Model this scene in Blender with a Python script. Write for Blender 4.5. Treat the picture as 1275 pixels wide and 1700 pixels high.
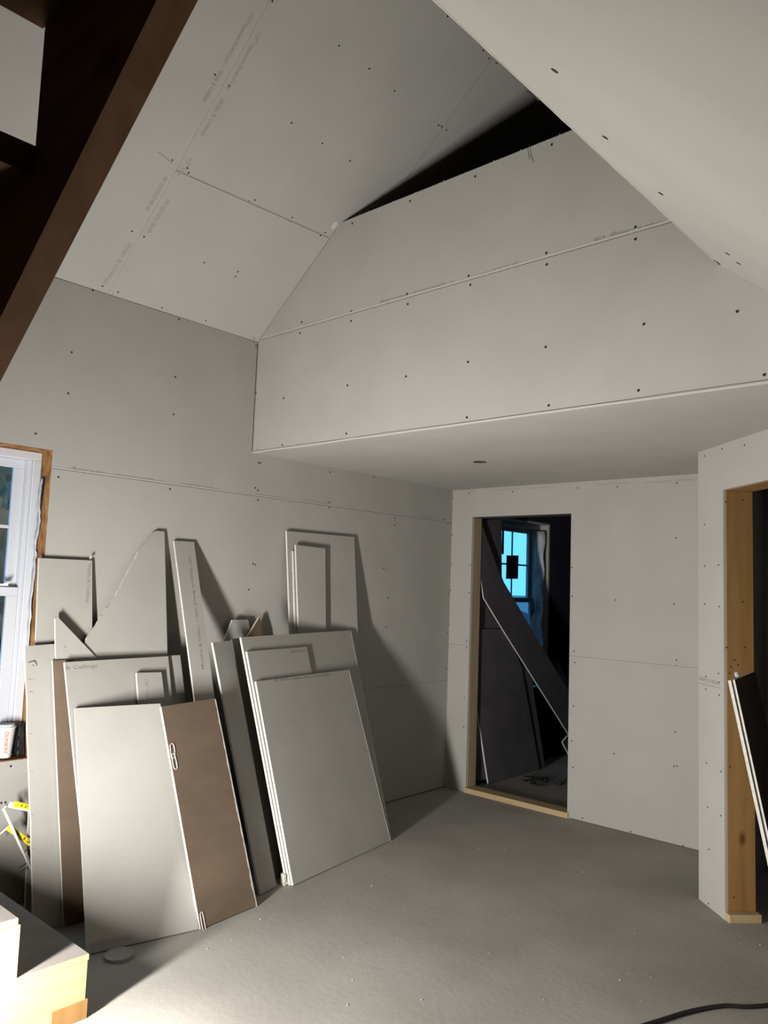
import bpy, bmesh, math, random
from mathutils import Vector, Matrix, noise
random.seed(7)
SC = bpy.context.scene
for o in list(bpy.data.objects): bpy.data.objects.remove(o, do_unlink=True)
COL = SC.collection

# ------------------------------------------------------------------ camera
FPX = 1294.83
PIT, ROL, YAW = 0.09216, 0.03577, -0.73599
CAM = Vector((3.7067, -4.8927, 1.5240))
cy, sy, cp, sp = math.cos(YAW), math.sin(YAW), math.cos(PIT), math.sin(PIT)
FW = Vector((sy*cp, cy*cp, sp)); R0 = Vector((cy, -sy, 0)); U0 = R0.cross(FW)
RT = R0*math.cos(ROL) + U0*math.sin(ROL); UP = U0*math.cos(ROL) - R0*math.sin(ROL)
cd = bpy.data.cameras.new('camera'); cam = bpy.data.objects.new('camera', cd); COL.objects.link(cam)
cd.sensor_fit = 'HORIZONTAL'; cd.sensor_width = 36; cd.lens = FPX/1275*36; cd.clip_start = .02; cd.clip_end = 300
m = Matrix((RT, UP, -FW)).transposed().to_4x4(); m.translation = CAM; cam.matrix_world = m
SC.camera = cam
def ray(px, py): return FW + RT*((px-637.5)/FPX) - UP*((py-850)/FPX)
def hit(px, py, n, p):                      # real point on the plane (normal n, through p) seen at a photo pixel
    n = Vector(n); d = ray(px, py); t = (Vector(p)-CAM).dot(n)/d.dot(n); return CAM + d*t

# ------------------------------------------------------------------ light, sky, exposure
w = bpy.data.worlds.new('world'); SC.world = w; w.use_nodes = True
bg = w.node_tree.nodes['Background']; bg.inputs[0].default_value = (.11, .46, .90, 1); bg.inputs[1].default_value = 2.1
ld = bpy.data.lights.new('work_light', 'AREA'); ld.shape = 'RECTANGLE'; ld.size = .09; ld.size_y = .80
ld.energy = 172; ld.color = (1, .97, .915)
LP = Vector((1.39, -4.43, .62))
lo = bpy.data.objects.new('work_light', ld); COL.objects.link(lo); lo.location = LP
lo.rotation_euler = Vector((.06, 1, .16)).to_track_quat('-Z', 'Y').to_euler()
vs = SC.view_settings; vs.view_transform = 'Standard'; vs.look = 'None'; vs.gamma = 1; vs.exposure = 0.14; vs.use_curve_mapping = False

# ------------------------------------------------------------------ materials
def nt(name, rough=.9, spec=.2):
    m = bpy.data.materials.new(name); m.use_nodes = True; n = m.node_tree; b = n.nodes['Principled BSDF']
    b.inputs['Roughness'].default_value = rough
    b.inputs['Specular IOR Level'].default_value = spec
    return m, n, b
def mat(name, c1, c2=None, scale=6, rough=.9, spec=.2, stretch=(1, 1, 1), bump=0, detail=6, lo_=.35, hi_=.65, metal=0, bscale=None):
    m, n, b = nt(name, rough, spec); b.inputs['Metallic'].default_value = metal
    c2 = c2 or c1
    tc = n.nodes.new('ShaderNodeTexCoord'); mp = n.nodes.new('ShaderNodeMapping'); mp.inputs['Scale'].default_value = stretch
    nz = n.nodes.new('ShaderNodeTexNoise'); nz.inputs['Scale'].default_value = scale; nz.inputs['Detail'].default_value = detail
    cr = n.nodes.new('ShaderNodeValToRGB'); e = cr.color_ramp.elements
    e[0].position = lo_; e[1].position = hi_; e[0].color = (*c1, 1); e[1].color = (*c2, 1)
    L = n.links.new; L(tc.outputs['Object'], mp.inputs[0]); L(mp.outputs[0], nz.inputs[0]); L(nz.outputs[0], cr.inputs[0]); L(cr.outputs[0], b.inputs['Base Color'])
    if bump:
        bp = n.nodes.new('ShaderNodeBump'); bp.inputs['Strength'].default_value = bump; bp.inputs['Distance'].default_value = .004
        src = nz
        if bscale:
            src = n.nodes.new('ShaderNodeTexNoise'); src.inputs['Scale'].default_value = bscale; src.inputs['Detail'].default_value = 5; L(mp.outputs[0], src.inputs[0])
        L(src.outputs[0], bp.inputs['Height']); L(bp.outputs[0], b.inputs['Normal'])
    return m
def wood(name, c1, c2, ck, axis=(0, 0, 1), rings=9, rough=.75, knots=True):
    """grain along one axis, with a few knots"""
    m, n, b = nt(name, rough, .25); L = n.links.new
    tc = n.nodes.new('ShaderNodeTexCoord'); mp = n.nodes.new('ShaderNodeMapping')
    mp.inputs['Scale'].default_value = tuple(.10 if a else 1 for a in axis)
    nz = n.nodes.new('ShaderNodeTexNoise'); nz.inputs['Scale'].default_value = 14; nz.inputs['Detail'].default_value = 8; nz.inputs['Distortion'].default_value = 1.2
    cr = n.nodes.new('ShaderNodeValToRGB'); e = cr.color_ramp.elements
    e[0].position = .3; e[1].position = .7; e[0].color = (*c1, 1); e[1].color = (*c2, 1)
    L(tc.outputs['Object'], mp.inputs[0]); L(mp.outputs[0], nz.inputs[0]); L(nz.outputs[0], cr.inputs[0])
    out = cr.outputs[0]
    if knots:
        mp2 = n.nodes.new('ShaderNodeMapping'); mp2.inputs['Scale'].default_value = tuple(.55 if a else 1 for a in axis)
        vo = n.nodes.new('ShaderNodeTexVoronoi'); vo.inputs['Scale'].default_value = 4.5
        c2_ = n.nodes.new('ShaderNodeValToRGB'); f = c2_.color_ramp.elements; f[0].position = .03; f[1].position = .11
        f[0].color = (1, 1, 1, 1); f[1].color = (0, 0, 0, 1)
        mx = n.nodes.new('ShaderNodeMixRGB'); mx.inputs[2].default_value = (*ck, 1)
        L(tc.outputs['Object'], mp2.inputs[0]); L(mp2.outputs[0], vo.inputs[0]); L(vo.outputs[0], c2_.inputs[0]); L(c2_.outputs[0], mx.inputs[0]); L(out, mx.inputs[1]); out = mx.outputs[0]
    L(out, b.inputs['Base Color'])
    bp = n.nodes.new('ShaderNodeBump'); bp.inputs['Strength'].default_value = .15; bp.inputs['Distance'].default_value = .002; L(nz.outputs[0], bp.inputs['Height']); L(bp.outputs[0], b.inputs['Normal'])
    return m
M = {}
M['dry'] = mat('drywall_paper', (.345, .336, .315), (.365, .356, .333), 3, bump=.05, bscale=160)
M['dryb'] = mat('drywall_offcut_face', (.325, .317, .296), (.352, .343, .321), 3.5, bump=.05, bscale=160)
M['core'] = mat('gypsum_core', (.62, .60, .56), (.53, .51, .47), 60, bump=.5)
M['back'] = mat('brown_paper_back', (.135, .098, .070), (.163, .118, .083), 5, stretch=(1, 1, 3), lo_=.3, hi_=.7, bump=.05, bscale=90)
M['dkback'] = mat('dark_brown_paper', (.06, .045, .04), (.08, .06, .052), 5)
M['gap'] = mat('joint_shadow_gap', (.10, .095, .085))
M['lip'] = mat('tapered_paper_lip', (.44, .43, .41))
M['ink'] = mat('grey_print_ink', (.20, .20, .19), (.235, .232, .22), 40)
M['inkf'] = mat('faint_print_ink', (.26, .256, .244), (.29, .285, .27), 40)
M['screw'] = mat('black_phosphate_screw', (.015, .014, .013), rough=.45, spec=.5)
M['conc'] = mat('concrete_floor', (.275, .262, .237), (.345, .332, .303), 1.6, rough=.85, bump=.25, detail=10, lo_=.35, hi_=.66, bscale=35)
M['stud'] = wood('spruce_stud', (.215, .115, .038), (.275, .155, .056), (.085, .035, .010))
M['studp'] = wood('pale_spruce', (.37, .27, .14), (.42, .32, .18), (.19, .10, .04), axis=(1, 0, 0))
M['studg'] = wood('weathered_stud', (.33, .26, .17), (.42, .34, .23), (.15, .09, .05))
M['tread'] = wood('stair_lumber', (.42, .31, .145), (.475, .36, .18), (.20, .12, .05), axis=(0, 1, 0))
M['dusty'] = mat('dusty_tread_top', (.18, .165, .153), (.235, .216, .20), 5, bump=.1)
M['beam'] = wood('brown_stringer', (.17, .085, .045), (.25, .135, .075), (.06, .025, .012), axis=(1, 0, 0))
M['osb'] = mat('osb_reveal', (.16, .075, .025), (.34, .18, .065), 28, stretch=(1, 1, .5), bump=.3)
M['vinyl'] = mat('white_vinyl', (.50, .52, .57), rough=.35, spec=.5)
M['dvinyl'] = mat('grey_vinyl', (.36, .38, .42), rough=.4, spec=.4)
M['wrap'] = mat('white_house_wrap', (.46, .47, .50), (.36, .37, .40), 14, rough=.5, bump=.6)
M['teal'] = mat('teal_print', (.01, .16, .17))
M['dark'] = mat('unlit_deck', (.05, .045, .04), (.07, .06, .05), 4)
M['dimshell'] = mat('darkened_shell', (.12, .10, .08), (.17, .14, .11), 3)  # unseen walls, colour darkened to cut bounced light
M['shadepanel'] = mat('painted_navy_shade', (.022, .018, .034), (.03, .026, .045), 3)  # shade painted as navy colour, the wall beneath is drywall
M['shadewall'] = mat('back_room_painted_shade', (.075, .07, .08), (.10, .095, .105), 4)  # drywall with the shade of the unlit back room put into its colour
M['black'] = mat('black_rubber', (.012, .012, .012), rough=.5, spec=.4)
M['yel'] = mat('yellow_plastic', (.80, .66, .03), rough=.4, spec=.5)
M['alu'] = mat('white_tube', (.70, .68, .66), rough=.4, spec=.5)
M['cup'] = mat('white_foam', (.58, .57, .56), rough=.6)
M['orange'] = mat('orange_print', (.80, .13, .03), rough=.6)
M['leaf'] = mat('dark_foliage', (.085, .065, .04), (.36, .28, .18), 3)
M['bark'] = mat('bark', (.05, .035, .025), (.09, .07, .05), 20)
M['grass'] = mat('ground_outside', (.10, .11, .08), (.16, .15, .11), 2)
M['dplas'] = mat('dark_plastic_sheet', (.018, .018, .022), (.035, .035, .045), 5, rough=.35, spec=.5)
M['pipe'] = mat('grey_blue_pipe', (.10, .10, .13), rough=.4)
M['label'] = mat('dark_window_label', (.06, .055, .06), (.11, .10, .10), 30)
def glass():
    m = bpy.data.materials.new('window_glass'); m.use_nodes = True; n = m.node_tree; n.nodes.clear(); L = n.links.new
    o = n.nodes.new('ShaderNodeOutputMaterial'); t = n.nodes.new('ShaderNodeBsdfTransparent'); t.inputs[0].default_value = (.92, .95, .96, 1)
    g = n.nodes.new('ShaderNodeBsdfGlossy'); g.inputs['Roughness'].default_value = .03; mx = n.nodes.new('ShaderNodeMixShader'); mx.inputs[0].default_value = .07
    L(t.outputs[0], mx.inputs[1]); L(g.outputs[0], mx.inputs[2]); L(mx.outputs[0], o.inputs[0]); return m
M['glass'] = glass()

# ------------------------------------------------------------------ helpers
def obj(name, bm, mats, parent=None, smooth=False):
    me = bpy.data.meshes.new(name)
    bmesh.ops.recalc_face_normals(bm, faces=bm.faces)
    bm.to_mesh(me); bm.free()
    if not isinstance(mats, (list, tuple)): mats = [mats]
    for m_ in mats: me.materials.append(m_)
    if smooth:
        for p in me.polygons: p.use_smooth = True
    o = bpy.data.objects.new(name, me); COL.objects.link(o)
    if parent: o.parent = parent
    return o
def recentre(o):
    """put the origin of a top-level mesh at the bottom of its own box"""
    vs_ = [v.co for v in o.data.vertices]
    c = Vector(((min(v.x for v in vs_)+max(v.x for v in vs_))/2, (min(v.y for v in vs_)+max(v.y for v in vs_))/2, min(v.z for v in vs_)))
    o.data.transform(Matrix.Translation(-c)); o.location = c; return o
def put(child, parent):                     # child built in world coordinates, parent at a location without rotation
    child.parent = parent; child.matrix_parent_inverse = Matrix.Translation(-parent.location); return child
def tag(o, label, cat, group=None, kind=None):
    if label: o['label'] = label
    if cat: o['category'] = cat
    if group: o['group'] = group
    if kind: o['kind'] = kind
    return o
def struct(name, bm, mats, label=None, parent=None, **k):
    o = obj(name, bm, mats, parent, **k)
    if not parent:
        o['kind'] = 'structure'
        if label: o['label'] = label
        o['category'] = name.split('_')[0]
    return o
def empty(name, loc, label, cat, group=None, kind=None):
    o = bpy.data.objects.new(name, None); COL.objects.link(o); o.location = loc; o.empty_display_size = .1
    return tag(o, label, cat, group, kind)
def box(bm, a, b, mi=0):
    x0, y0, z0 = a; x1, y1, z1 = b
    v = [bm.verts.new(p) for p in ((x0,y0,z0),(x1,y0,z0),(x1,y1,z0),(x0,y1,z0),(x0,y0,z1),(x1,y0,z1),(x1,y1,z1),(x0,y1,z1))]
    for f in ((0,3,2,1),(4,5,6,7),(0,1,5,4),(1,2,6,5),(2,3,7,6),(3,0,4,7)):
        bm.faces.new([v[i] for i in f]).material_index = mi
def nbox(a, b):
    bm = bmesh.new(); box(bm, a, b); return bm
def slab(bm, pts, n, t, mf=0, ms=0, mb=0):
    """outline pts (front face), extruded by t against n"""
    n = Vector(n).normalized(); f = [bm.verts.new(p) for p in pts]; g = [bm.verts.new(Vector(p)-n*t) for p in pts]
    bm.faces.new(f).material_index = mf; bm.faces.new(g[::-1]).material_index = mb
    k = len(pts)
    for i in range(k):
        bm.faces.new((f[i], g[i], g[(i+1) % k], f[(i+1) % k])).material_index = ms
def obox(bm, o, ax, ay, az, mi=0):
    """box with corner o and edge vectors ax ay az"""
    o, ax, ay, az = map(Vector, (o, ax, ay, az))
    v = [bm.verts.new(p) for p in (o, o+ax, o+ax+ay, o+ay, o+az, o+ax+az, o+ax+ay+az, o+ay+az)]
    for f in ((0,3,2,1),(4,5,6,7),(0,1,5,4),(1,2,6,5),(2,3,7,6),(3,0,4,7)):
        bm.faces.new([v[i] for i in f]).material_index = mi
def tube(bm, pts, r, seg=10, mi=0, cap=True):
    pts = [Vector(p) for p in pts]; rings = []
    for i, p in enumerate(pts):
        t = (pts[min(i+1, len(pts)-1)]-pts[max(i-1, 0)]).normalized()
        a = t.orthogonal().normalized() if i == 0 else (rings[-1][1]-t*rings[-1][1].dot(t)).normalized()
        b = t.cross(a); rr = r[i] if isinstance(r, (list, tuple)) else r
        rings.append(([bm.verts.new(p+(a*math.cos(q)+b*math.sin(q))*rr) for q in [2*math.pi*j/seg for j in range(seg)]], a))
    for i in range(len(rings)-1):
        A, B = rings[i][0], rings[i+1][0]
        for j in range(seg): bm.faces.new((A[j], A[(j+1) % seg], B[(j+1) % seg], B[j])).material_index = mi
    if cap:
        bm.faces.new(rings[0][0][::-1]); bm.faces.new(rings[-1][0])
def smoothpath(ctrl, n=8):
    P = [Vector(p) for p in ctrl]; P = [P[0]*2-P[1]]+P+[P[-1]*2-P[-2]]; out = []
    for i in range(1, len(P)-2):
        for k in range(n):
            t = k/n; a, b, c, d = P[i-1:i+3]
            out.append(.5*((2*b)+(c-a)*t+(2*a-5*b+4*c-d)*t*t+(3*b-a-3*c+d)*t**3))
    out.append(P[-2]); return out
class Surf:
    """a flat face of the place: a point, its outward normal and the object it belongs to"""
    def __init__(s, p, n, parent): s.p, s.n, s.parent = Vector(p), Vector(n).normalized(), parent
    def at(s, px, py): return hit(px, py, s.n, s.p)
_screw = {}
def screws(s, pts, r=.0052):
    key = round(r, 4)
    if key not in _screw:
        bm = bmesh.new()
        k = 10
        top = [bm.verts.new((math.cos(a)*r*.62, math.sin(a)*r*.62, .0006)) for a in [2*math.pi*i/k for i in range(k)]]
        rim = [bm.verts.new((math.cos(a)*r, math.sin(a)*r, .0014)) for a in [2*math.pi*i/k for i in range(k)]]
        low = [bm.verts.new((math.cos(a)*r*1.05, math.sin(a)*r*1.05, -.002)) for a in [2*math.pi*i/k for i in range(k)]]
        bm.faces.new(top)
        for i in range(k):
            j = (i+1) % k; bm.faces.new((top[i], rim[i], rim[j], top[j])); bm.faces.new((rim[i], low[i], low[j], rim[j]))
        me = bpy.data.meshes.new('screw'); bm.to_mesh(me); bm.free(); me.materials.append(M['screw']); _screw[key] = me
    q = s.n.to_track_quat('Z', 'Y')
    for a in pts:
        P = s.at(*a) if len(a) == 2 else Vector(a)
        o = bpy.data.objects.new('screw', _screw[key]); COL.objects.link(o); o.rotation_mode = 'QUATERNION'
        o.rotation_quaternion = q; o.parent = s.parent
        o.matrix_parent_inverse = Matrix.Translation(-s.parent.location); o.location = P
def joint(s, a, b, lipside=1, wgap=.003, wlip=.008, name='board_joint', wob=0):
    """board joint: a dark gap with a pale tapered paper lip beside it"""
    a, b = Vector(a), Vector(b); d = (b-a).normalized(); t = s.n.cross(d)*lipside
    bm = bmesh.new(); n = 14; A = []
    for i in range(n+1):
        p = a.lerp(b, i/n); A.append(p+t*(wob*noise.noise(p*6)))
    for i in range(n):
        for (o0, wd, mi, h) in ((-wgap, wgap, 0, .0008), (0, wlip, 1, .0014)):
            if wd <= 0: continue
            q = [A[i]+t*o0, A[i+1]+t*o0, A[i+1]+t*(o0+wd), A[i]+t*(o0+wd)]
            slab(bm, [x+s.n*h for x in q], s.n, .002, mi, mi, mi)
    o = obj(name, bm, [M['gap'], M['lip']]); put(o, s.parent); return o
def text(s, body, p0, p1, hgt=.022, mt='ink', name='printed_lettering', off=.0009):
    a = s.at(*p0) if len(p0) == 2 else Vector(p0); b = s.at(*p1) if len(p1) == 2 else Vector(p1)
    u = (b-a).normalized(); v = s.n.cross(u); Lg = (b-a).length
    cu = bpy.data.curves.new('t', 'FONT'); cu.body = body; cu.size = 1; cu.extrude = 0; cu.resolution_u = 2
    to = bpy.data.objects.new('t', cu); COL.objects.link(to); bpy.context.view_layer.update()
    dg = bpy.context.evaluated_depsgraph_get(); me = bpy.data.meshes.new_from_object(to.evaluated_get(dg))
    bpy.data.objects.remove(to, do_unlink=True)
    xs = [q.co.x for q in me.vertices]; x0, x1 = min(xs), max(xs); kx = Lg/(x1-x0)
    for q in me.vertices:
        q.co = a+u*((q.co.x-x0)*kx)+v*(q.co.y*hgt/.7)+s.n*off
    me.materials.clear(); me.materials.append(M[mt]); me.name = name
    o = bpy.data.objects.new(name, me); COL.objects.link(o); put(o, s.parent); return o
TXT1 = '1/2" Gypsum Board Lite  -  Walls & Ceilings'; TXT2 = '09 10/15/22 40-90'

# ------------------------------------------------------------------ dimensions of the place (metres)
H = 2.281; ZS = 2.962; YF = -1.994; TAN = .81803; ZT = 3.520; XE, ZE = 2.7207, 2.7554
ex, ey, ez = Vector((1,0,0)), Vector((0,1,0)), Vector((0,0,1))
W1 = (-4.12, -3.204, .655, 2.112)            # left window opening y0 y1 z0 z1
W2 = (.48, 1.49, .655, 2.125)                # back room window opening
D1 = (.197, 1.038, 2.062)                    # doorway in the back wall x0 x1 top

# floor
fl = struct('floor', nbox((-.2, -7.2, -.1), (7.2, 4.2, 0)), M['conc'], 'grey concrete slab floor with plaster dust')
FL = Surf((0,0,0), ez, fl)
# left wall with its two window openings
bm = bmesh.new()
cuts = sorted([W1, W2]); y = -7.2
for (y0, y1, z0, z1) in cuts:
    box(bm, (-.15, y, 0), (0, y0, ZS)); box(bm, (-.15, y0, 0), (0, y1, z0)); box(bm, (-.15, y0, z1), (0, y1, ZS)); y = y1
box(bm, (-.15, y, 0), (0, 4.2, ZS))
wl = struct('wall_left', bm, M['dry'], 'tall left wall of screwed drywall above leaning offcuts')
WL = Surf((0,0,0), ex, wl)
# back wall with doorway
bm = bmesh.new()
box(bm, (0, 0, 0), (D1[0], .115, H)); box(bm, (D1[0], 0, D1[2]), (D1[1], .115, H)); box(bm, (D1[1], 0, 0), (5.5, .115, H))
wb = struct('wall_back', bm, M['dry'], 'back wall of screwed drywall pierced by the narrow doorway')
WB = Surf((0,0,0), -ey, wb)
# low flat ceiling with a round hole for a lamp
bm = bmesh.new()
hc = Vector((.991, -1.044, H)); hr = .043
outer = [bm.verts.new(p) for p in ((0, YF+.0995, H), (7, YF+.0995, H), (7, .05, H), (0, .05, H))]
inner = [bm.verts.new(hc+Vector((math.cos(a), math.sin(a), 0))*hr) for a in [2*math.pi*i/24 for i in range(24)]]
ed = [bm.edges.new((outer[i], outer[(i+1) % 4])) for i in range(4)]+[bm.edges.new((inner[i], inner[(i+1) % 24])) for i in range(24)]
bmesh.ops.triangle_fill(bm, edges=ed, use_beauty=True)
up = [bm.verts.new(v.co+ez*.09) for v in inner]
for i in range(24): bm.faces.new((inner[i], inner[(i+1) % 24], up[(i+1) % 24], up[i])).material_index = 1
bm.faces.new(up).material_index = 1
box(bm, (0, YF+.11, H+.1), (7, .05, H+.14), 1)
cl = struct('ceiling', bm, [M['dry'], M['dark']], 'low flat drywall ceiling with a small round cut hole')
CE = Surf((0,0,H), -ez, cl)
# upright face above the soffit
pts = [(0,YF,H),(7,YF,H),(7,YF,ZT),((ZT-ZS)/TAN,YF,ZT),(0,YF,ZS)]
bm = bmesh.new(); slab(bm, pts, -ey, .10, 0, 0, 0)
wg = struct('wall_gable', bm, M['dry'], 'drywall face above the soffit edge, top open to the dark roof space')
WG = Surf((0,YF,0), -ey, wg)
# sloped ceiling on the left
th = math.atan(TAN); rk = Vector((math.cos(th), 0, math.sin(th))); ns = Vector((math.sin(th), 0, -math.cos(th)))
xr = 1.95
bm = bmesh.new(); slab(bm, [(0,-7.2,ZS),(xr,-7.2,ZS+TAN*xr),(xr,4.2,ZS+TAN*xr),(0,4.2,ZS)], ns, .02)
cs = struct('ceiling_left_slope', bm, M['dry'], 'steep sloped drywall ceiling rising from the left wall')
CS = Surf((0,0,ZS), ns, cs)
# sloped ceiling on the right, its upper edge open to the roof space
n2 = Vector((-math.sin(th), 0, -math.cos(th))); x2 = 4.05; Z2 = ZE-(x2-XE)*TAN
bm = bmesh.new(); slab(bm, [(XE,-4.44,ZE),(x2,-4.44,Z2),(x2,YF+.01,Z2),(XE,YF+.01,ZE)], n2, .013)
c2 = struct('ceiling_right_slope', bm, M['dry'], 'near sloped drywall ceiling at upper right with rough open edge')
C2 = Surf((XE,0,ZE), n2, c2)
struct('wall_knee', nbox((x2, -4.44, 0), (x2+.1, YF-.5, Z2+.02)), M['dimshell'], 'low wall under the right slope')
# the rest of the shell, seen only past edges and openings
bm = bmesh.new(); slab(bm, [(xr,-7.2,ZS+TAN*xr),(7.1,-7.2,3.7),(7.1,4.2,3.7),(xr,4.2,ZS+TAN*xr)], Vector((-.1,0,-1)), .02)
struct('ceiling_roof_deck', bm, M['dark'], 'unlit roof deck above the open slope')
struct('wall_right', nbox((7, -7.2, 0), (7.1, 4.2, 4.6)), M['dimshell'], 'right outer wall')
struct('wall_front', nbox((-.15, -7.3, 0), (7.1, -7.2, 4.9)), M['dimshell'], 'wall behind the stairs')
struct('wall_rear', nbox((-.15, 4.2, 0), (7.1, 4.3, 4.9)), M['shadewall'], 'far wall of the back rooms')
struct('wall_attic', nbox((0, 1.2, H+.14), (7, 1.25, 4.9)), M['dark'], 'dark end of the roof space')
struct('ceiling_back_room', nbox((0, .115, H), (7, 4.2, H+.1)), M['shadewall'], 'ceiling of the dark back rooms')
struct('wall_partition', nbox((1.75, .115, 0), (1.85, 4.2, H)), M['shadewall'], 'partition between the back rooms')

bm = bmesh.new()                              # added panel, shade painted dark over the side wall around its window
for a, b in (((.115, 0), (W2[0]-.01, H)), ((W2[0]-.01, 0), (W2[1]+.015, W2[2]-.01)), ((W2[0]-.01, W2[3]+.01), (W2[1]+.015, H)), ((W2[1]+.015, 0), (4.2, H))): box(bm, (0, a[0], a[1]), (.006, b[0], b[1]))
struct('wall_back_room_shade', bm, M['shadepanel'], 'added panel on the back room side wall, shade painted dark around its window')
# diagonal wall with the second doorway
A = -.74219; dw = Vector((math.cos(A), math.sin(A), 0)); dn = Vector((math.sin(A), -math.cos(A), 0))   # dn faces the room
DO = Vector((2.187, -.746, 0)); j0 = .250; j1 = j0+.95; ZD = 2.048
WD = Surf(DO, dn, None)
def dpt(s, d, z): return DO+dw*s-dn*d+ez*z
bm = bmesh.new(); TH = .0127
obox(bm, dpt(0,0,0), dw*(j0-.0), -dn*TH, ez*H); obox(bm, dpt(j0,0,ZD+.003), dw*(j1-j0), -dn*TH, ez*(H-ZD-.003)); obox(bm, dpt(j1,0,0), dw*1.3, -dn*TH, ez*H)
obox(bm, dpt(.02,TH,0), dw*(j0-.06), -dn*.14, ez*H); obox(bm, dpt(j1+.05,TH,0), dw*1.2, -dn*.14, ez*H)
obox(bm, dpt(j0-.04,TH,ZD+.04), dw*(j1-j0+.09), -dn*.14, ez*(H-ZD-.04))
wd = struct('wall_diagonal', bm, M['dry'], 'diagonal drywall partition at right with a wood-framed doorway'); WD.parent = wd
struct('wall_return', nbox((2.20, -.72, 0), (2.30, 0, H)), M['dry'], 'short return wall behind the diagonal partition')
d2 = empty('door_2', dpt(j0, 0, 0), 'wood-framed doorway in the diagonal wall', 'doorway', kind='structure')
def dpart(name, o, a, b, c, m_):
    bm = bmesh.new(); obox(bm, o, a, b, c); bmesh.ops.bevel(bm, geom=bm.edges[:], offset=.002, segments=1, affect='EDGES'); x = obj(name, bm, m_); put(x, d2); return x
JB = dpart('jamb_stud', dpt(j0-.036, TH+.001, .038), dw*.038, -dn*.14, ez*(ZD-.038), M['stud'])
dpart('jamb_stud', dpt(j1, TH+.001, .038), dw*.038, -dn*.14, ez*(ZD-.038), M['stud'])
dpart('header', dpt(j0-.03, TH+.001, ZD), dw*(j1-j0+.06), -dn*.14, ez*.038, M['stud'])
dpart('sole_plate', dpt(j0-.036, TH-.012, 0), dw*.075, -dn*.16, ez*.038, M['studp'])
JS = Surf(dpt(j0+.002, 0, 0), dw, JB)
class _:pass
def jscr(pts):
    s = Surf(JS.p, JS.n, d2); screws(s, pts, .0035)
jscr([(1205,833),(1233,831),(1233,999),(1206,1075),(1236,1075),(1219,1096),(1213,1107),(1225,1104),(1211,1118),(1224,1120),(1212,1273),(1218,1490)])
# dark things seen through that doorway
bm = bmesh.new()
P0, P1 = dpt(.42, .55, 0), dpt(1.6, 1.0, 0); N = 60
cols = []
for i in range(N+1):
    f = i/N; b_ = P0.lerp(P1, f); row = []
    for k in range(14):
        z = .03+2.1*k/13; off = .045*math.sin(f*34+math.sin(k*.5)*1.2)+.03*noise.noise(Vector((f*9, k*.5, 2)))
        row.append(bm.verts.new(b_+dn*off+ez*z))
    cols.append(row)
for i in range(N):
    for k in range(13): bm.faces.new((cols[i][k], cols[i+1][k], cols[i+1][k+1], cols[i][k+1]))
o = obj('plastic_sheeting', bm, M['dplas'], smooth=True); md = o.modifiers.new('s', 'SOLIDIFY'); md.thickness = .002
tag(recentre(o), 'black crumpled plastic sheeting hanging in the dark behind the right doorway', 'sheeting')
bm = bmesh.new(); tube(bm, [dpt(.36, .38, 0), dpt(.36, .38, 2.2)], .022, 16)
tag(recentre(obj('drain_pipe', bm, M['pipe'], smooth=True)), 'dim grey vertical pipe just inside the right doorway', 'pipe')

# doorway 1: stud reveal, header, sole plate
d1 = empty('door_1', (.62, .05, 0), 'narrow doorway in the back wall with bare stud reveal', 'doorway', kind='structure')
for nm, a, b, m_ in (('jamb_stud', (D1[0]-.0005, .0135, .038), (D1[0]+.0035, .118, D1[2]), M['studg']),
                     ('jamb_stud', (D1[1]-.0035, .0135, .038), (D1[1]+.0005, .118, D1[2]), M['stud']),
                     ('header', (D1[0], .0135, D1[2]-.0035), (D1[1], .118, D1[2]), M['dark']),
                     ('sole_plate', (D1[0]-.01, -.012, 0), (D1[1]+.01, .10, .036), M['studp'])):
    put(obj(nm, nbox(a, b), m_), d1)

# ------------------------------------------------------------------ joints, lettering and screws on the walls
ZL = 2.026
joint(WL, (0,-3.2,ZL), (0,0,ZL), 1, .003, .007)
joint(WL, (0,0,ZL-1.22), (0,-1.25,ZL-1.22), -1, .002, .003)
text(WL, TXT1, (272,798), (118,776), .019)
text(WL, TXT2, (354,809), (302,801), .018)
text(WL, 'Gypsum Board Lite', (485,829), (431,820), .017, 'inkf'); text(WL, '40-90 22/15', (544,835), (506,829), .017, 'inkf')
text(WL, '09 10/15/22', (735,862), (700,856), .016, 'inkf')
screws(WL, [(119,585),(113,653),(291,626),(288,688),(59,720),(99,778),(97,792),(281,803),(282,812),(154,482-.0),(297,530),(425,574),
            (424,810),(428,814),(428,830),(546,834),(546,843),(655,860),(655,872),(738,862),(748,868),(548,784),(620,792),(429,768),(432,769),
            (413,979),(420,936),(424,938),(637,944),(644,993),(641,1041),(744,985),(743,1050),(744,1074),(741,1110),(743,870)], .0048)
# back wall
joint(WB, (D1[1]+.01, 0, 1.084), (1.93, 0, 1.084), 1, .0025, .004); joint(WB, (0,0,1.084), (D1[0]-.01,0,1.084), 1, .0025, .004)
text(WB, TXT2, (754,817), (790,815), .014, 'inkf'); text(WB, TXT1, (812,815), (912,810), .014, 'inkf'); text(WB, TXT2, (992,806), (1042,803), .014, 'inkf'); text(WB, TXT1, (1070,803), (1154,797), .014, 'inkf')
screws(WB, [(750,825),(752,827),(779,819),(851,816),(959,810),(1025,808),(1124,802),(749,813),(1122,893),(1022,996),(1119,1003),(1123,1096),(1123,1104),
            (1121,1215),(1124,1272),(1119,1272),(1019,1251),(949,942),(950,990),(953,1081),(954,1100),(952,1172),(949,1230),(951,1274),(967,1358),(1047,1381),(1134,1404),
            (780,938),(779,984),(775,1064),(775,1075),(771,1158),(770,1207),(751,888),(749,937),(748,980),(746,1037),(745,1060),(744,1078)], .0048)
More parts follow.
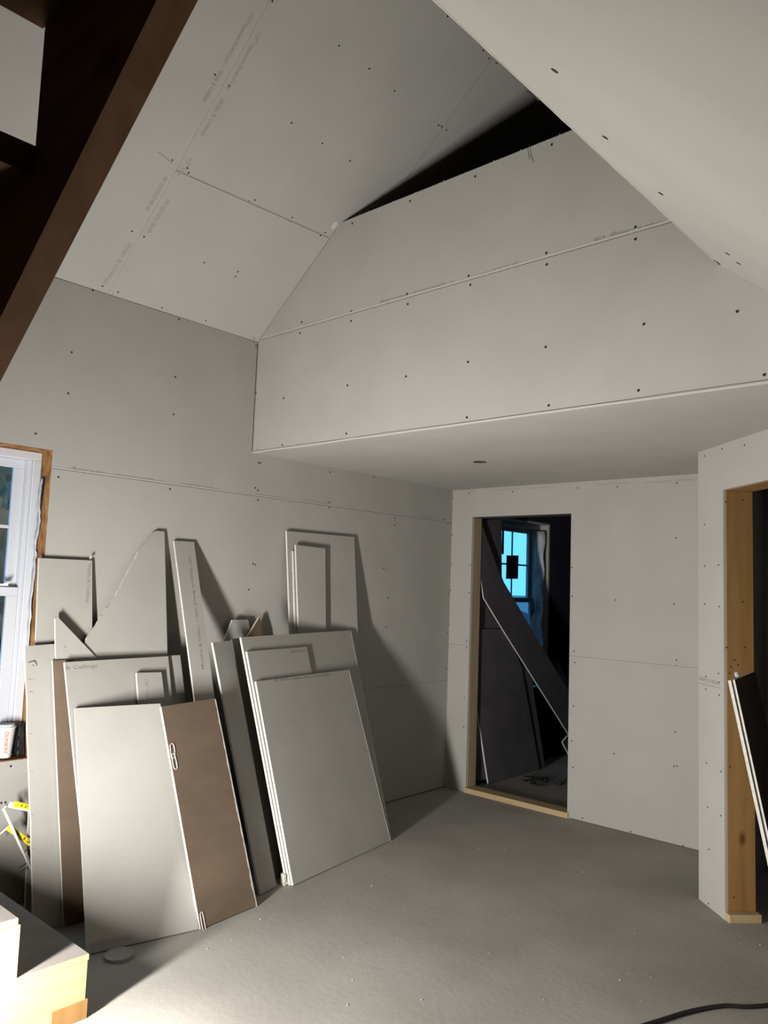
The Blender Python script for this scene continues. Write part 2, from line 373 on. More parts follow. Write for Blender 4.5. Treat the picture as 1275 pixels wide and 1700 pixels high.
# diagonal wall
a_ = WD.at(1159,1132.5); b_ = WD.at(1196,1141.5); joint(WD, (a_.x,a_.y,1.077), (b_.x,b_.y,1.077), 1, .0025, .005)
text(WD, 'Walls & Ceilings', (1193,1131), (1161,1124), .022, 'inkf')
screws(WD, [(1170,757),(1199,745),(1170,871),(1170,940),(1170,1003),(1193,938),(1194,1007),(1172,1123),(1193,1118),(1194,1133),(1172,1144),(1194,1154),
            (1173,1267),(1197,1281),(1175,1340),(1197,1354),(1177,1410),(1176,1500),(1236,739)], .0042)
# gable face
joint(WG, (.012,YF,2.975), (2.66,YF,2.975), 1, .003, .010)
text(WG, TXT1, (755,465), (631,500), .020); text(WG, TXT2, (859,434), (795,455), .020); text(WG, 'Walls & Ceilings  Lite', (1102,366), (986,396), .022)
text(WG, 'Board Lite  40-90', (487,548), (444,557), .02, 'inkf'); text(WG, '09 10/15/22', (547,528), (505,537), .02, 'inkf')
screws(WG, [(575,720),(775,693),(911,673),(577,640),(674,625),(777,601),(906,576),(1069,538),(1224,517),(1060,648),(1269,622),(471,661),(469,739),(425,652),(426,747),(427,592),
            (583,517),(583,533),(498,553),(501,535),(676,488),(677,505),(778,458),(781,473),(907,420),(908,439),(1055,377),(1055,397),(789,293),(681,334),(585,371),(916,240),(481,548),(428,578)], .0058)
# pencil scribble near the top edge
bm = bmesh.new()
for a, b in (((876,246),(879,265)),((880,243),(882,262)),((882,258),(886,270)),((878,262),(881,255))):
    tube(bm, [WG.at(*a)-ey*.001, WG.at(*b)-ey*.001], .0012, 5)
put(obj('pencil_mark', bm, M['ink']), wg)
# ragged board edge along the open top of the gable face
bm = bmesh.new()
for i in range(16):
    x = .70+i*.125+random.uniform(-.06,.06)
    p = Vector((x, YF-.001, ZT-.002)); tube(bm, [p, p+Vector((random.uniform(-.012,.012), random.uniform(-.006,.002), random.uniform(.002,.010)))], [.0016,.0004], 4)
put(obj('torn_paper_fringe', bm, M['lip']), wg)
# corner where slope meets gable and wall: dark uneven gaps
joint(CS, Vector((0,YF-.003,ZS)), Vector((0,YF-.003,ZS))+rk*.86, -1, .003, .002, wob=.004)
joint(WL, (0,YF-.002,H+.01), (0,YF-.002,ZS-.01), -1, .006, 0, name='corner_gap')
joint(WL, (0,-5.2,ZS-.003), (0,YF,ZS-.003), -1, .004, .0, name='corner_gap', wob=.006)
joint(WG, (0,YF,H+.012), (2.95,YF,H+.012), 1, .003, .004, wob=.004)
# soffit corner: the face board hangs a little below the ceiling board
bm = bmesh.new(); A_ = []
for i in range(60):
    x = i*.05; A_.append(Vector((x, YF-.003, H-.004+.004*noise.noise(Vector((x*3,1,0))))))
for i in range(59): slab(bm, [A_[i], A_[i+1], A_[i+1]+ez*.009, A_[i]+ez*.009], -ey, .003)
put(obj('paper_edge', bm, M['lip']), wg)
# left slope: rake joints 4 ft apart and one cross joint
def cpt(y, l): return Vector((0, y, ZS))+rk*l
for yy in (-2.985, -1.795): joint(CS, cpt(yy, .01), cpt(yy, 2.3), 1, .0020 if yy < -2 else .001, .004 if yy < -2 else 0, wob=.003)
joint(CS, cpt(-2.985, .745), cpt(YF-.004, .775), 1, .004, .003)
text(CS, TXT1, (415,22), (336,168), .020, 'inkf'); text(CS, TXT1, (428,52), (333,225), .020, 'inkf')
text(CS, TXT2, (273,292), (240,348), .022, 'inkf'); text(CS, TXT2, (276,330), (243,385), .022, 'inkf'); text(CS, 'Walls & Ceilings', (214,402), (172,470), .022, 'inkf')
text(CS, '1/2" Lite', (314,262), (294,290), .022, 'inkf')
screws(CS, [(357,124),(380,143),(563,76),(613,114),(655,151),(484,204),(535,238),(581,267),(286,266),(311,279),(313,287),(413,334),(423,332),(482,367),(485,361),(532,391),(540,386),
            (219,384),(239,393),(339,436),(395,451),(391,459),(170,475),(196,485),(269,511),(342,532),(422,562),(728,208),(733,210),(741,216),(802,84),(812,97),(824,105),(743,27),(452,2),(580,397-35)], .0045)
bm = bmesh.new()
q = [CS.at(262,252), CS.at(270,258), CS.at(280,266), CS.at(286,272)]; tube(bm, [p+ns*.001 for p in q], .0012, 5)
q = [CS.at(187,487), CS.at(188,492), CS.at(200,496), CS.at(208,500)]; tube(bm, [p+ns*.001 for p in q], .0014, 5)
put(obj('pencil_mark', bm, M['inkf']), cs)
# plaster dab where the joint meets the open corner
bm = bmesh.new(); bmesh.ops.create_uvsphere(bm, u_segments=14, v_segments=8, radius=1)
c_ = CS.at(557,374); 
for v_ in bm.verts: v_.co = c_+rk*(v_.co.x*.028)+ey*(v_.co.y*.020)+ns*(v_.co.z*.004)
put(obj('plaster_dab', bm, M['lip'], smooth=True), cs)
# right slope screws and rough edge
screws(C2, [(921,117),(1005,228),(1097,321),(1208,421),(1226,437)], .0088)
bm = bmesh.new(); prev = None
for i in range(90):
    y_ = -4.40+i*(4.40+YF)/89; k = .004*noise.noise(Vector((0,y_*9,3)))+.002*random.random()
    p = Vector((XE,y_,ZE))+(-Vector((math.cos(th),0,-math.sin(th))))*(.001+abs(k)); cur = (p+n2*.0006, p-n2*.013)
    base = (Vector((XE+.004,y_,ZE-.004*TAN))+n2*.0008, Vector((XE+.004,y_,ZE-.004*TAN))-n2*.013)
    if prev:
        v4 = [bm.verts.new(c__) for c__ in (prev[0][0], cur[0], base[0], prev[1][0])]; bm.faces.new(v4)
        v4 = [bm.verts.new(c__) for c__ in (prev[0][0], cur[0], cur[1], prev[0][1])]; bm.faces.new(v4)
    prev = (cur, base)
put(obj('cut_edge', bm, M['core']), c2)
for p_, q_ in ((885,158),(893,166)), : pass
bm = bmesh.new()
for px_, py_ in ((884,157),(890,163),(1196,438)):
    p = C2.at(px_, py_); 
    for k in range(5): tube(bm, [p+Vector((random.uniform(-.01,.01), random.uniform(-.015,.015),0)), p+Vector((random.uniform(-.02,.0), random.uniform(-.02,.02), random.uniform(-.004,.012)))], [.002,.0006], 4)
put(obj('torn_paper_fringe', bm, M['dark']), c2)
# floor dark gaps under boards
joint(WB, (D1[1]+.02,0,.006), (2.0,0,.006), 1, .010, 0, name='floor_gap')
joint(WL, (0,-1.3,.008), (0,0,.008), 1, .010, 0, name='floor_gap')

# ------------------------------------------------------------------ windows
def window(n, y0, y1, z0, z1, label, dark=False, cols=3):
    fr = M['dvinyl'] if dark else M['vinyl']
    e = empty('window_%d' % n, (0, (y0+y1)/2, z0), label, 'window', kind='structure')
    zm = 1.425; X0 = -.095
    bm = bmesh.new()                                           # wooden rough opening
    for a, b in (((X0-.05, y1-.004, z0), (-.001, y1+.0005, z1)), ((X0-.05, y0-.0005, z0), (-.001, y0+.004, z1)), ((X0-.05, y0, z1-.004), (-.001, y1, z1+.0005)), ((X0-.05, y0, z0-.0005), (-.001, y1, z0+.004))): box(bm, a, b)
    put(obj('wooden_reveal', bm, M['dry'] if dark else M['osb']), e)
    g = .006; bm = bmesh.new(); f = .040                       # outer frame with a stepped track
    for a, b in (((y0+g, z0+g), (y1-g, z0+g+f)), ((y0+g, z1-g-f), (y1-g, z1-g)), ((y0+g, z0+g+f), (y0+g+f, z1-g-f)), ((y1-g-f, z0+g+f), (y1-g, z1-g-f))):
        box(bm, (X0-.06, a[0], a[1]), (X0, b[0], b[1]))
    for a, b in (((y0+g+f, z0+g+f), (y0+g+f+.018, z1-g-f)), ((y1-g-f-.018, z0+g+f), (y1-g-f, z1-g-f))):
        box(bm, (X0-.06, a[0], a[1]), (X0-.014, b[0], b[1]))
    bmesh.ops.bevel(bm, geom=bm.edges[:], offset=.0025, segments=1, affect='EDGES')
    put(obj('window_frame', bm, fr), e)
    ya, yb = y0+g+f+.018, y1-g-f-.018; s = .050
    for nm, zb, zt, x in (('upper_sash', zm-.020, z1-g-f, X0-.050), ('lower_sash', z0+g+f, zm+.022, X0-.020)):
        bm = bmesh.new(); t = .026
        for a, b in (((ya, zb), (yb, zb+s*.85)), ((ya, zt-s*.85), (yb, zt)), ((ya, zb+s*.85), (ya+s, zt-s*.85)), ((yb-s, zb+s*.85), (yb, zt-s*.85))): box(bm, (x-t, a[0], a[1]), (x, b[0], b[1]))
        for c in range(1, cols):
            yc = ya+s+(yb-ya-2*s)*c/cols; box(bm, (x-t*.7, yc-.008, zb+s*.85), (x-t*.3, yc+.008, zt-s*.85))
        zc = (zb+zt)/2; box(bm, (x-t*.69, ya+s, zc-.008), (x-t*.31, yb-s, zc+.008))
        bmesh.ops.bevel(bm, geom=bm.edges[:], offset=.002, segments=1, affect='EDGES')
        sh = put(obj(nm, bm, fr), e)
        gl = obj('pane', nbox((x-t*.55, ya+s-.004, zb+s*.8), (x-t*.45, yb-s+.004, zt-s*.8)), M['glass']); put(gl, e)
    return e
w1 = window(1, *W1, 'white sash window at the left edge of the photo')
w2 = window(2, *W2, 'dark-framed sash window glowing blue beyond the doorway', True)
# sash lock, dirt in the track, house wrap strips
bm = bmesh.new(); box(bm, (-.112, -3.36, 1.452), (-.095, -3.325, 1.462)); tube(bm, [(-.10,-3.345,1.462),(-.095,-3.32,1.47)], .004, 8)
put(obj('sash_lock', bm, M['alu']), w1)
def strip(name, pts, wid, parent_=None, m_='wrap', seed=0, th_=.0015):
    bm = bmesh.new(); P = smoothpath(pts, 6); prev = None
    for i, p in enumerate(P):
        k = wid*(.75+.5*abs(noise.noise(Vector((i*.37, seed, 0))))); a = [bm.verts.new(p+Vector((c*k*.5, .010*noise.noise(Vector((i*.6, c*2, seed))), 0))) for c in (-1,-.33,.33,1)]
        if prev:
            for j in range(3): bm.faces.new((prev[j], prev[j+1], a[j+1], a[j]))
        prev = a
    o = obj(name, bm, M[m_], smooth=True); md = o.modifiers.new('s', 'SOLIDIFY'); md.thickness = th_; 
    if parent_: put(o, parent_)
    return o
strip('flashing_strip', [(-.070,-3.216,1.98),(-.072,-3.222,1.88),(-.066,-3.218,1.75),(-.075,-3.224,1.66),(-.080,-3.216,1.58),(-.080,-3.222,1.35),(-.082,-3.216,1.1)], .036, w1, seed=3)
bm = bmesh.new(); tube(bm, smoothpath([(-.055,-3.212,1.985),(-.045,-3.220,1.93),(-.048,-3.222,1.87),(-.060,-3.214,1.84)], 6), .004, 8); put(obj('black_strap', bm, M['black'], smooth=True), w1)
# back room window: curtain of house wrap at its right reveal with teal lettering, label on the glass
bm = bmesh.new(); prev = None
for i in range(25):
    z = 2.06-i*.049; row = []
    for j in range(5):
        x = -.10+.023*j*1.0; row.append(bm.verts.new((x, 1.40+.03*j*.2+.030*noise.noise(Vector((i*.33, j*.7, 5)))+(.03 if i > 14 else 0)*math.sin(i), z)))
    if prev:
        for j in range(4): bm.faces.new((prev[j], prev[j+1], row[j+1], row[j]))
    prev = row
o = obj('house_wrap_flap', bm, M['wrap'], smooth=True); o.modifiers.new('s', 'SOLIDIFY').thickness = .002; put(o, w2)
s2 = Surf((0,1.365,0), -ey, w2); text(s2, 'RC', (-.095,1.365,1.33), (-.01,1.365,1.33), .085, 'teal')
sg = Surf((-.125,0,0), ex, w2)
lab = [sg.at(841,922), sg.at(861,922), sg.at(860,961), sg.at(840,961)]
bm = bmesh.new(); slab(bm, lab, ex, .001); put(obj('glass_label', bm, M['label']), w2)
bm = bmesh.new(); slab(bm, [sg.at(833.5,881), sg.at(837,880), sg.at(836.5,920), sg.at(833,920)], ex, .001); put(obj('glass_label', bm, M['label']), w2)
sl = Surf((-.1238,0,0), ex, w2)
for yy in (930, 944, 950, 954): 
    a, b = sl.at(844,yy), sl.at(858,yy+1); bm = bmesh.new(); tube(bm, [a,b], .0035, 5); put(obj('label_print', bm, M['pipe']), w2)

# ------------------------------------------------------------------ leaning drywall offcuts
GRP = 'drywall offcuts leaning on the left wall'
def plane3(a, b, c):
    n = (Vector(b)-Vector(a)).cross(Vector(c)-Vector(a)).normalized()
    if n.dot(CAM-Vector(a)) < 0: n = -n
    return n
def sheet(label, pts, foot, top, t=.0127, face='dryb', name='drywall_offcut', side='core', group=GRP, rag=0, bdir=None, cat='drywall sheet', backm='back', jag=()):
    """foot: two floor points (x,y); top: a point the sheet leans on; pts: outline, each a photo pixel seen on the sheet's plane or ('f',i) a foot point"""
    A_, B_ = Vector((*foot[0], 0)), Vector((*foot[1], 0)); n = plane3(A_, B_, top)
    P = []
    for q in pts:
        if q[0] == 'f': p = (A_, B_)[q[1]].copy()
        elif q[0] == 'g': p = A_.lerp(B_, q[1])
        else:
            p = hit(q[0], q[1], n, A_)
        P.append(p)
    k = n.z*t                                                    # lift so the back arris also clears the floor
    out = []
    for i, p in enumerate(P):
        out.append(p)
        if i in jag:
            q = P[(i+1) % len(P)]; m_ = 16
            for s_ in range(1, m_):
                r = p.lerp(q, s_/m_); d = (q-p).normalized().cross(n); out.append(r+d*(rag*noise.noise(r*40)))
    zmin = min(p.z for p in out)
    sh = Vector((0,0,max(0, (t*n.z if n.z > 0 else 0)*1.0 - zmin + .0005))) if zmin < t*max(n.z,0)+.0005 else Vector((0,0,0))
    out = [p+sh for p in out]
    bm = bmesh.new(); slab(bm, out, n, t, 0, 1, 2)
    o = obj(name, bm, [M[face], M[side], M[backm]])
    recentre(o); tag(o, label, cat, group)
    return Surf(out[0], n, o), out

# M panel by the window, flat on the wall
sM, _m = sheet('small upright grey offcut beside the window with vertical print', [(65,927),(153,931),(153,1052),('f',1),('f',0)], ((.15,-3.24),(.15,-2.975)), (.022,-3.1,1.6))
text(sM, 'Walls & Ceilings', (146,936), (143,1002), .016)
bm = bmesh.new(); p = sM.at(149,928)+sM.n*.004; tube(bm, [p, p+Vector((0,.004,.012))], [.004,.006], 8); put(obj('paper_tab', bm, M['lip']), sM.parent)
# J tall jagged triangle
sJ, _ = sheet('tall triangular offcut with ragged sloping left edge and narrow blunt tip', [(255,884),(259,882),(273,883),(278,1090),('f',1),('g',.25),(139,1075),(144,1060),(192,990),(215,945),(233,912)], ((.25,-3.05),(.25,-2.575)), (.020,-2.575,1.762), rag=.006, jag=(7,8,9))
# L small dark triangle
sL, _ = sheet('small right-angled triangular offcut standing in front of the panel by the window', [(92,1027),(95,1024),(160,1092),(160,1110),('g',1),('f',0)], ((.21,-3.115),(.21,-3.00)), (.098,-3.1,1.3))
text(sL, '& C', (106,1072), (105,1084), .016, 'inkf')
# N leftmost tall board with torn edge
sN, _ = sheet('leftmost tall offcut with a torn nail-pocked left edge', [(42,1074),(91,1070),(97,1170),('g',1),('f',0)], ((.345,-3.285),(.345,-3.13)), (.085,-3.273,1.18), rag=.006, jag=(4,))
for i, yy in enumerate((1128,1150,1218,1281,1352,1410,1470)):
    p = sN.at(44+(yy-1074)*.022+1.5, yy)+sN.n*.001; bm = bmesh.new()
    tube(bm, [p, p+Vector((0,.004+.010*random.random(),.006*random.uniform(-1,1))), p+Vector((0,.008+.02*random.random(),-.003))], [.0014,.0010,.0003], 5)
    put(obj('torn_paper_flake', bm, M['inkf']), sN.parent)
p = sN.at(47,1100)+sN.n*.002; bm = bmesh.new(); tube(bm, smoothpath([p, p+Vector((0,.028,.004)), p+Vector((0,.040,-.022)), p+Vector((0,.018,-.012))], 5), .0022, 5)
put(obj('torn_paper_flake', bm, M['gap']), sN.parent)
# O brown-backed board
sO, _ = sheet('brown-backed tall narrow board standing just right of the leftmost torn offcut', [(87.5,1098),(122,1096),('f',1),('f',0)], ((.365,-3.165),(.365,-3.03)), (.127,-3.1,1.11), face='back', backm='dryb', name='drywall_offcut')
# K0 and K
sK0, _ = sheet('shadowed offcut showing a narrow strip right of the printed board', [(250,1091),(299,1089),(308,1165),(325,1300),('g',1),('g',0)], ((.46,-2.75),(.46,-2.43)), (.128,-2.44,1.097))
sK, _ = sheet('wide offcut printed along its top edge behind the bright plain board', [(107,1101),(279,1091),(286,1165),(300,1280),('f',1),('f',0)], ((.545,-3.13),(.53,-2.55)), (.160,-3.13,1.10))
text(sK, '& Ceilings', (109,1112), (161,1108), .017)
# E tall narrow strip
sE, _ = sheet('tall narrow strip with vertical print, leaning between the two stacks', [(289,899),(322,901),(356,1158),('f',1),('f',0)], ((.600,-2.512),(.600,-2.385)), (.020,-2.45,1.714))
text(sE, TXT1, (313,925), (336,1112), .013)
# P small piece
sP, _ = sheet('small upright rectangle of drywall resting on the printed board', [(227,1117),(268,1116),(275,1172),(231,1176)], ((.565,-2.9),(.562,-2.605)), (.200,-2.65,1.03))
text(sP, '1/2" Lite', (240,1128), (243,1160), .016, 'inkf')
# A and B
sA, _ = sheet('large plain pale grey board in front at left, brightest of the boards', [(124,1178),(266,1170),(330,1545),('f',0)], ((.672,-3.219),(.785,-2.766)), (.262,-3.099,.894))
text(sA, '09 10/15/22 Walls & Ceilings', (150,1574), (222,1557), .018, 'inkf')
sB, _ = sheet('brown paper-backed offcut in front with two thin slot cuts', [(267.5,1175),(358,1161),(427,1505),(333,1545)], ((.790,-2.760),(.758,-2.423)), (.413,-2.62,.909), face='back', backm='dryb')
def slot(pxs):
    bm = bmesh.new(); P = smoothpath([sB.at(*q)+sB.n*.0012 for q in pxs]+[sB.at(*pxs[0])+sB.n*.0012], 4); tube(bm, P, .0022, 6, cap=False); put(obj('slot_cut', bm, M['core'], smooth=True), sB.parent)
slot([(282,1237),(286,1234),(289,1240),(290,1255),(285,1258)]); slot([(285,1254),(289,1251),(294,1272),(292,1277),(288,1273)])
slot([(332,1517),(335,1514),(337,1520),(341,1542),(337,1545)])
# chipped right edge of B
bm = bmesh.new(); prev = None
tp_, bt_ = sB.at(358,1161), sB.at(427,1505); wv = sB.n.cross((bt_-tp_).normalized())
if wv.dot(RT) > 0: wv = -wv
for i in range(61):
    f = i/60; p = tp_.lerp(bt_, f)+sB.n*.0012; wd_ = .006+.006*noise.noise(Vector((f*14,2,0)))+.004*random.random()
    cur = [bm.verts.new(p), bm.verts.new(p+wv*max(.002,wd_))]
    if prev: bm.faces.new((prev[0], prev[1], cur[1], cur[0]))
    prev = cur
put(obj('chipped_edge', bm, M['core']), sB.parent)
# F and G narrow strips
sF, _ = sheet('long narrow offcut strip leaning just left of the right-hand stack', [(353,1068),(384,1065),('f',1),('f',0)], ((.672,-2.335),(.640,-2.205)), (.205,-2.27,1.178))
sG, _ = sheet('dark narrow strip wedged behind the right-hand stack', [(386,1062),(401,1060),(440,1250),('f',1),('f',0)], ((.560,-2.19),(.545,-2.07)), (.135,-2.12,1.18))
# H, I scraps
sH, _ = sheet('small flat-topped scrap poking up behind the narrow strips', [(373,1062),(386,1029),(412,1029),(415,1046),(412,1120),(372,1120)], ((.30,-2.35),(.28,-2.05)), (.06,-2.2,1.28))
sI, _ = sheet('tiny pointed triangular scrap at the corner of the right-hand stack', [(411,1057),(431,1024),(436,1051),(436,1100),(411,1100)], ((.30,-2.15),(.26,-1.95)), (.085,-2.05,1.28), face='back', backm='dryb')
# C stack
sC3, _ = sheet('rearmost and tallest board of the right-hand stack', [(400,1060),(583,1048),(650,1392),('f',0)], ((.664,-2.155),(.524,-1.211)), (.199,-1.75,1.209))
sC2, _ = sheet('middle board of the right-hand stack, print at its top corner', [(410,1083),(509,1075),(518,1120),(570,1425),('f',0)], ((.678,-2.147),(.575,-1.451)), (.240,-1.75,1.130))
text(sC2, '09 10/15', (484,1084), (508,1082), .014, 'inkf')
sC1, _ = sheet('front board of the right-hand stack with faint print along its top', [(425,1133),(580,1113),(649,1397),('f',0)], ((.691,-2.140),(.560,-1.255)), (.307,-1.75,.975))
text(sC1, '09 40-90  Gypsum Board  Lite  Walls', (456,1132), (548,1122), .016, 'inkf')
bm = bmesh.new(); obox(bm, (.628,-2.170,.001), (.030,-.005,0), (.002,.012,0), (0,0,.055)); tag(recentre(obj('gypsum_block', bm, M['core'])), 'small pale block on the floor behind the foot of the right-hand stack', 'offcut block')
def arris(s, a, b, w_=.0022):
    a, b = s.at(*a), s.at(*b); d = (b-a).normalized(); v = s.n.cross(d); bm = bmesh.new()
    slab(bm, [a-v*w_/2+s.n*.0008, b-v*w_/2+s.n*.0008, b+v*w_/2+s.n*.0008, a+v*w_/2+s.n*.0008], s.n, .002); put(obj('torn_edge_paper', bm, M['core']), s.parent)
arris(sC1, (579.5,1114), (648.5,1396.5)); arris(sC3, (582.5,1049), (649,1390))
# D group
sD, _ = sheet('tall upright board flat to the wall behind the right-hand stack', [(476,882),(588,892),(594,1047),(600,1200),('f',1),('f',0)], ((.230,-1.70),(.230,-1.10)), (.024,-1.4,1.83))
sD1, _ = sheet('narrow strip standing in front of another against the tall upright board', [(491,905),(540,911),(541,1047),('f',1),('f',0)], ((.260,-1.66),(.260,-1.41)), (.064,-1.5,1.745))
sD2, _ = sheet('pale-edged strip mostly hidden behind the front narrow strip', [(486.5,915),(536,921),(537,1047),('f',1),('f',0)], ((.244,-1.68),(.244,-1.43)), (.0485,-1.5,1.735))

# round knockout on the floor
bm = bmesh.new(); c_ = FL.at(197,1589); bmesh.ops.create_cone(bm, cap_ends=True, segments=36, radius1=.056, radius2=.056, depth=.0127)
bmesh.ops.transform(bm, matrix=Matrix.Translation(c_+ez*.008)@Matrix.Rotation(.04, 4, 'X'), verts=bm.verts)
tag(recentre(obj('drywall_disc', bm, M['dryb'])), 'round drywall cut-out lying on the floor at the foot of the bright board', 'drywall disc')

# sheets leaning in the right doorway
T = CAM + ray(1208, 1130)*((-1.35-CAM.y)/ray(1208, 1130).y)
u_ = Vector((-.13, .9915, 0)); Be = hit(1275, 1440, u_, T); v_ = (Be-T); Bf = T+v_*(T.z/-v_.z)
nn_ = u_.cross(v_).normalized()
if nn_.x < 0: nn_ = -nn_
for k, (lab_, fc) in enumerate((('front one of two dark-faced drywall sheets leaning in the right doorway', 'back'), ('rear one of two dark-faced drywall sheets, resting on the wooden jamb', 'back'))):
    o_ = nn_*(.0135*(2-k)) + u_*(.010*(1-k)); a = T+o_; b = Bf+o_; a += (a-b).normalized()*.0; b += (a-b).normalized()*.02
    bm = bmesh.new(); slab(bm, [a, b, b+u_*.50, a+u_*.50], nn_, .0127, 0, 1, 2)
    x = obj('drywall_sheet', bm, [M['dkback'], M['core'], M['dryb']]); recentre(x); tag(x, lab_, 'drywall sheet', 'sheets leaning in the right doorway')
bm = bmesh.new(); c_ = T+nn_*.02+u_*.10+ez*.016; bmesh.ops.create_icosphere(bm, subdivisions=2, radius=.012)
for v__ in bm.verts: v__.co = c_+v__.co*(1+.4*noise.noise(v__.co*90))
tag(recentre(obj('plaster_lump', bm, M['lip'])), 'small white plaster lump on top of the sheets in the right doorway', 'plaster lump')

# ------------------------------------------------------------------ back room contents
GB = 'drywall sheets stored in the back room'
def bsheet(label, P, n, t=.0127, face='shadewall'):
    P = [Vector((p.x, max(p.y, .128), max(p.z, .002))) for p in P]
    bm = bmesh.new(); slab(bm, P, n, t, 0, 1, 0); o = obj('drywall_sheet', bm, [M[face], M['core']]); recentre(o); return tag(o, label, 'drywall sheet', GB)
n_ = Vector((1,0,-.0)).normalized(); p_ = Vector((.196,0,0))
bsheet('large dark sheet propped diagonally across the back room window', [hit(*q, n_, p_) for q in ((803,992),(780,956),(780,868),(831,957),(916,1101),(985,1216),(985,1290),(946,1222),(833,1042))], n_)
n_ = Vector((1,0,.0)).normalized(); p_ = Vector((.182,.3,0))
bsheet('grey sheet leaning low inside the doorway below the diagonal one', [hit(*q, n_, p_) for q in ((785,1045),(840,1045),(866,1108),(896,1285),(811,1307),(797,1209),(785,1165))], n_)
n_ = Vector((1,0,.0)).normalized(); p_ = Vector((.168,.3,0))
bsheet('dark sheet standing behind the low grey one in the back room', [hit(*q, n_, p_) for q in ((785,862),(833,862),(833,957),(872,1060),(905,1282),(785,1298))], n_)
# scrap corner beside the door edge
n_ = Vector((1,0,0)); p_ = Vector((.30,0,0))
bm = bmesh.new(); q = [hit(*a, n_, p_) for a in ((943,1221),(934,1232),(946,1256),(960,1262))]; q += [Vector((.30, q[-1].y+.01, .001)), Vector((.30, q[-1].y+.2, .001)), Vector((.30, q[-1].y+.2, q[0].z))]; slab(bm, q, n_, .0127, 0, 1, 0); o = obj('drywall_scrap', bm, [M['dark'], M['core']]); recentre(o); tag(o, 'pale-edged pointed scrap at the right side of the narrow doorway', 'drywall scrap', GB)
bm = bmesh.new(); c_ = FL.at(905,1300)
for k in range(7):
    a = random.uniform(0, 6.28); tube(bm, smoothpath([c_+ez*.006+Vector((.14*math.cos(a+j*.7), .14*math.sin(a+j*.7), 0))*(j*.45)+ez*(.02*(j % 2)) for j in range(4)], 5), .004, 6)
tag(recentre(obj('wire_scraps', bm, M['black'], smooth=True)), 'tangle of black wire scraps on the back room floor', 'wire')

# ------------------------------------------------------------------ stairs
st = empty('staircase', (.55, -4.4, 0), 'unfinished wooden stairs: pale dusty steps at lower left, brown stringer overhead', 'stairs')
XS = 1.085; T1, LZ = .212, .400; Y0_, Y1_, Y2_ = -3.436, -3.690, -5.56
for x_ in (XS-.002, .06):                     # closed side boards, cut to one step and the landing
    prof = [(Y0_-.006, 0), (Y0_-.006, T1-.022), (Y1_+.004, T1-.022), (Y1_+.004, LZ-.022), (Y2_+.01, LZ-.022), (Y2_+.01, 0)]
    bm = bmesh.new(); slab(bm, [(x_, a, b) for a, b in prof], ex, .038); put(obj('side_board', bm, M['tread']), st)
def board(name, a, b, mts):
    bm = nbox(a, b); bmesh.ops.bevel(bm, geom=bm.edges[:], offset=.003, segments=2, affect='EDGES')
    for f in bm.faces:
        f.normal_update(); f.material_index = 1 if f.normal.z > .9 else 0
    put(obj(name, bm, mts), st)
board('tread', (.02, Y1_-.004, T1-.022), (XS, Y0_, T1), [M['tread'], M['dusty']])
board('landing', (.02, Y2_, LZ-.022), (XS-.006, Y1_, LZ), [M['tread'], M['dusty']])
put(obj('riser', nbox((.02, Y0_-.026, 0), (XS-.041, Y0_-.007, T1-.023)), M['tread']), st)
put(obj('riser', nbox((.02, Y1_-.022, T1), (XS-.041, Y1_-.003, LZ-.023)), M['tread']), st)
bm = bmesh.new(); obox(bm, (XS-.004, -3.56, .001), (.008, 0, 0), (0, .125, 0), (0, 0, .062)); put(obj('floor_block', bm, M['stud']), st)
# upper flight rising from the landing, overhead and past the camera
def zb(x): return 2.137+.7909*(x-3.021)
X0_ = .83
for y_ in (-4.4615, -5.50):
    P = [(X0_, y_, LZ+.001), (4.23, y_, zb(4.23))]; top = []
    for i in range(13, -1, -1):                # tread tops z = .463+.2 i between x = .48+.25 i and .73+.25 i
        za = .463+.2*i; xa = .48+.25*i; top += [(xa+.25, y_, za-.038), (max(xa, X0_-.05), y_, za-.038)]
    bm = bmesh.new(); slab(bm, P+top+[(X0_-.05, y_, LZ+.001)], ey, .038); put(obj('upper_stringer', bm, M['beam']), st)
for i in range(1, 14):
    z_ = .463+.2*i; xa = .48+.25*i
    put(obj('upper_tread', nbox((xa-.006, -5.5, z_-.038), (xa+.25, -4.4995, z_)), M['beam']), st)

# ------------------------------------------------------------------ window sill clutter, folded stand
cb = Vector((-.055, -3.300, .664))
bm = bmesh.new(); h_ = .135; r0, r1 = .030, .041; seg = 40; rings = []
for f, r in ((0, r0*.92), (.01, r0), (.5, (r0+r1)/2), (1, r1)):
    rings.append([bm.verts.new(cb+Vector((math.cos(a)*r, math.sin(a)*r, f*h_))) for a in [2*math.pi*i/seg for i in range(seg)]])
for A_, B_ in zip(rings, rings[1:]):
    for i in range(seg): bm.faces.new((A_[i], A_[(i+1) % seg], B_[(i+1) % seg], B_[i]))
bm.faces.new(rings[0][::-1]); bm.faces.new(rings[-1])
CU = empty('coffee_cup', cb, 'white foam coffee cup with orange vertical lettering on the window sill', 'cup')
put(obj('cup_body', bm, M['cup'], smooth=False), CU)
bm = bmesh.new(); rings = []
for z, r in ((h_-.002, r1+.002), (h_+.006, r1+.003), (h_+.008, r1-.002), (h_+.016, r1-.004), (h_+.017, r1-.008), (h_+.012, r1-.012)):
    rings.append([bm.verts.new(cb+Vector((math.cos(a)*r, math.sin(a)*r, z))) for a in [2*math.pi*i/seg for i in range(seg)]])
for A_, B_ in zip(rings, rings[1:]):
    for i in range(seg): bm.faces.new((A_[i], A_[(i+1) % seg], B_[(i+1) % seg], B_[i]))
bm.faces.new(rings[-1]); bm.faces.new(rings[0][::-1]); put(obj('lid', bm, M['cup']), CU)
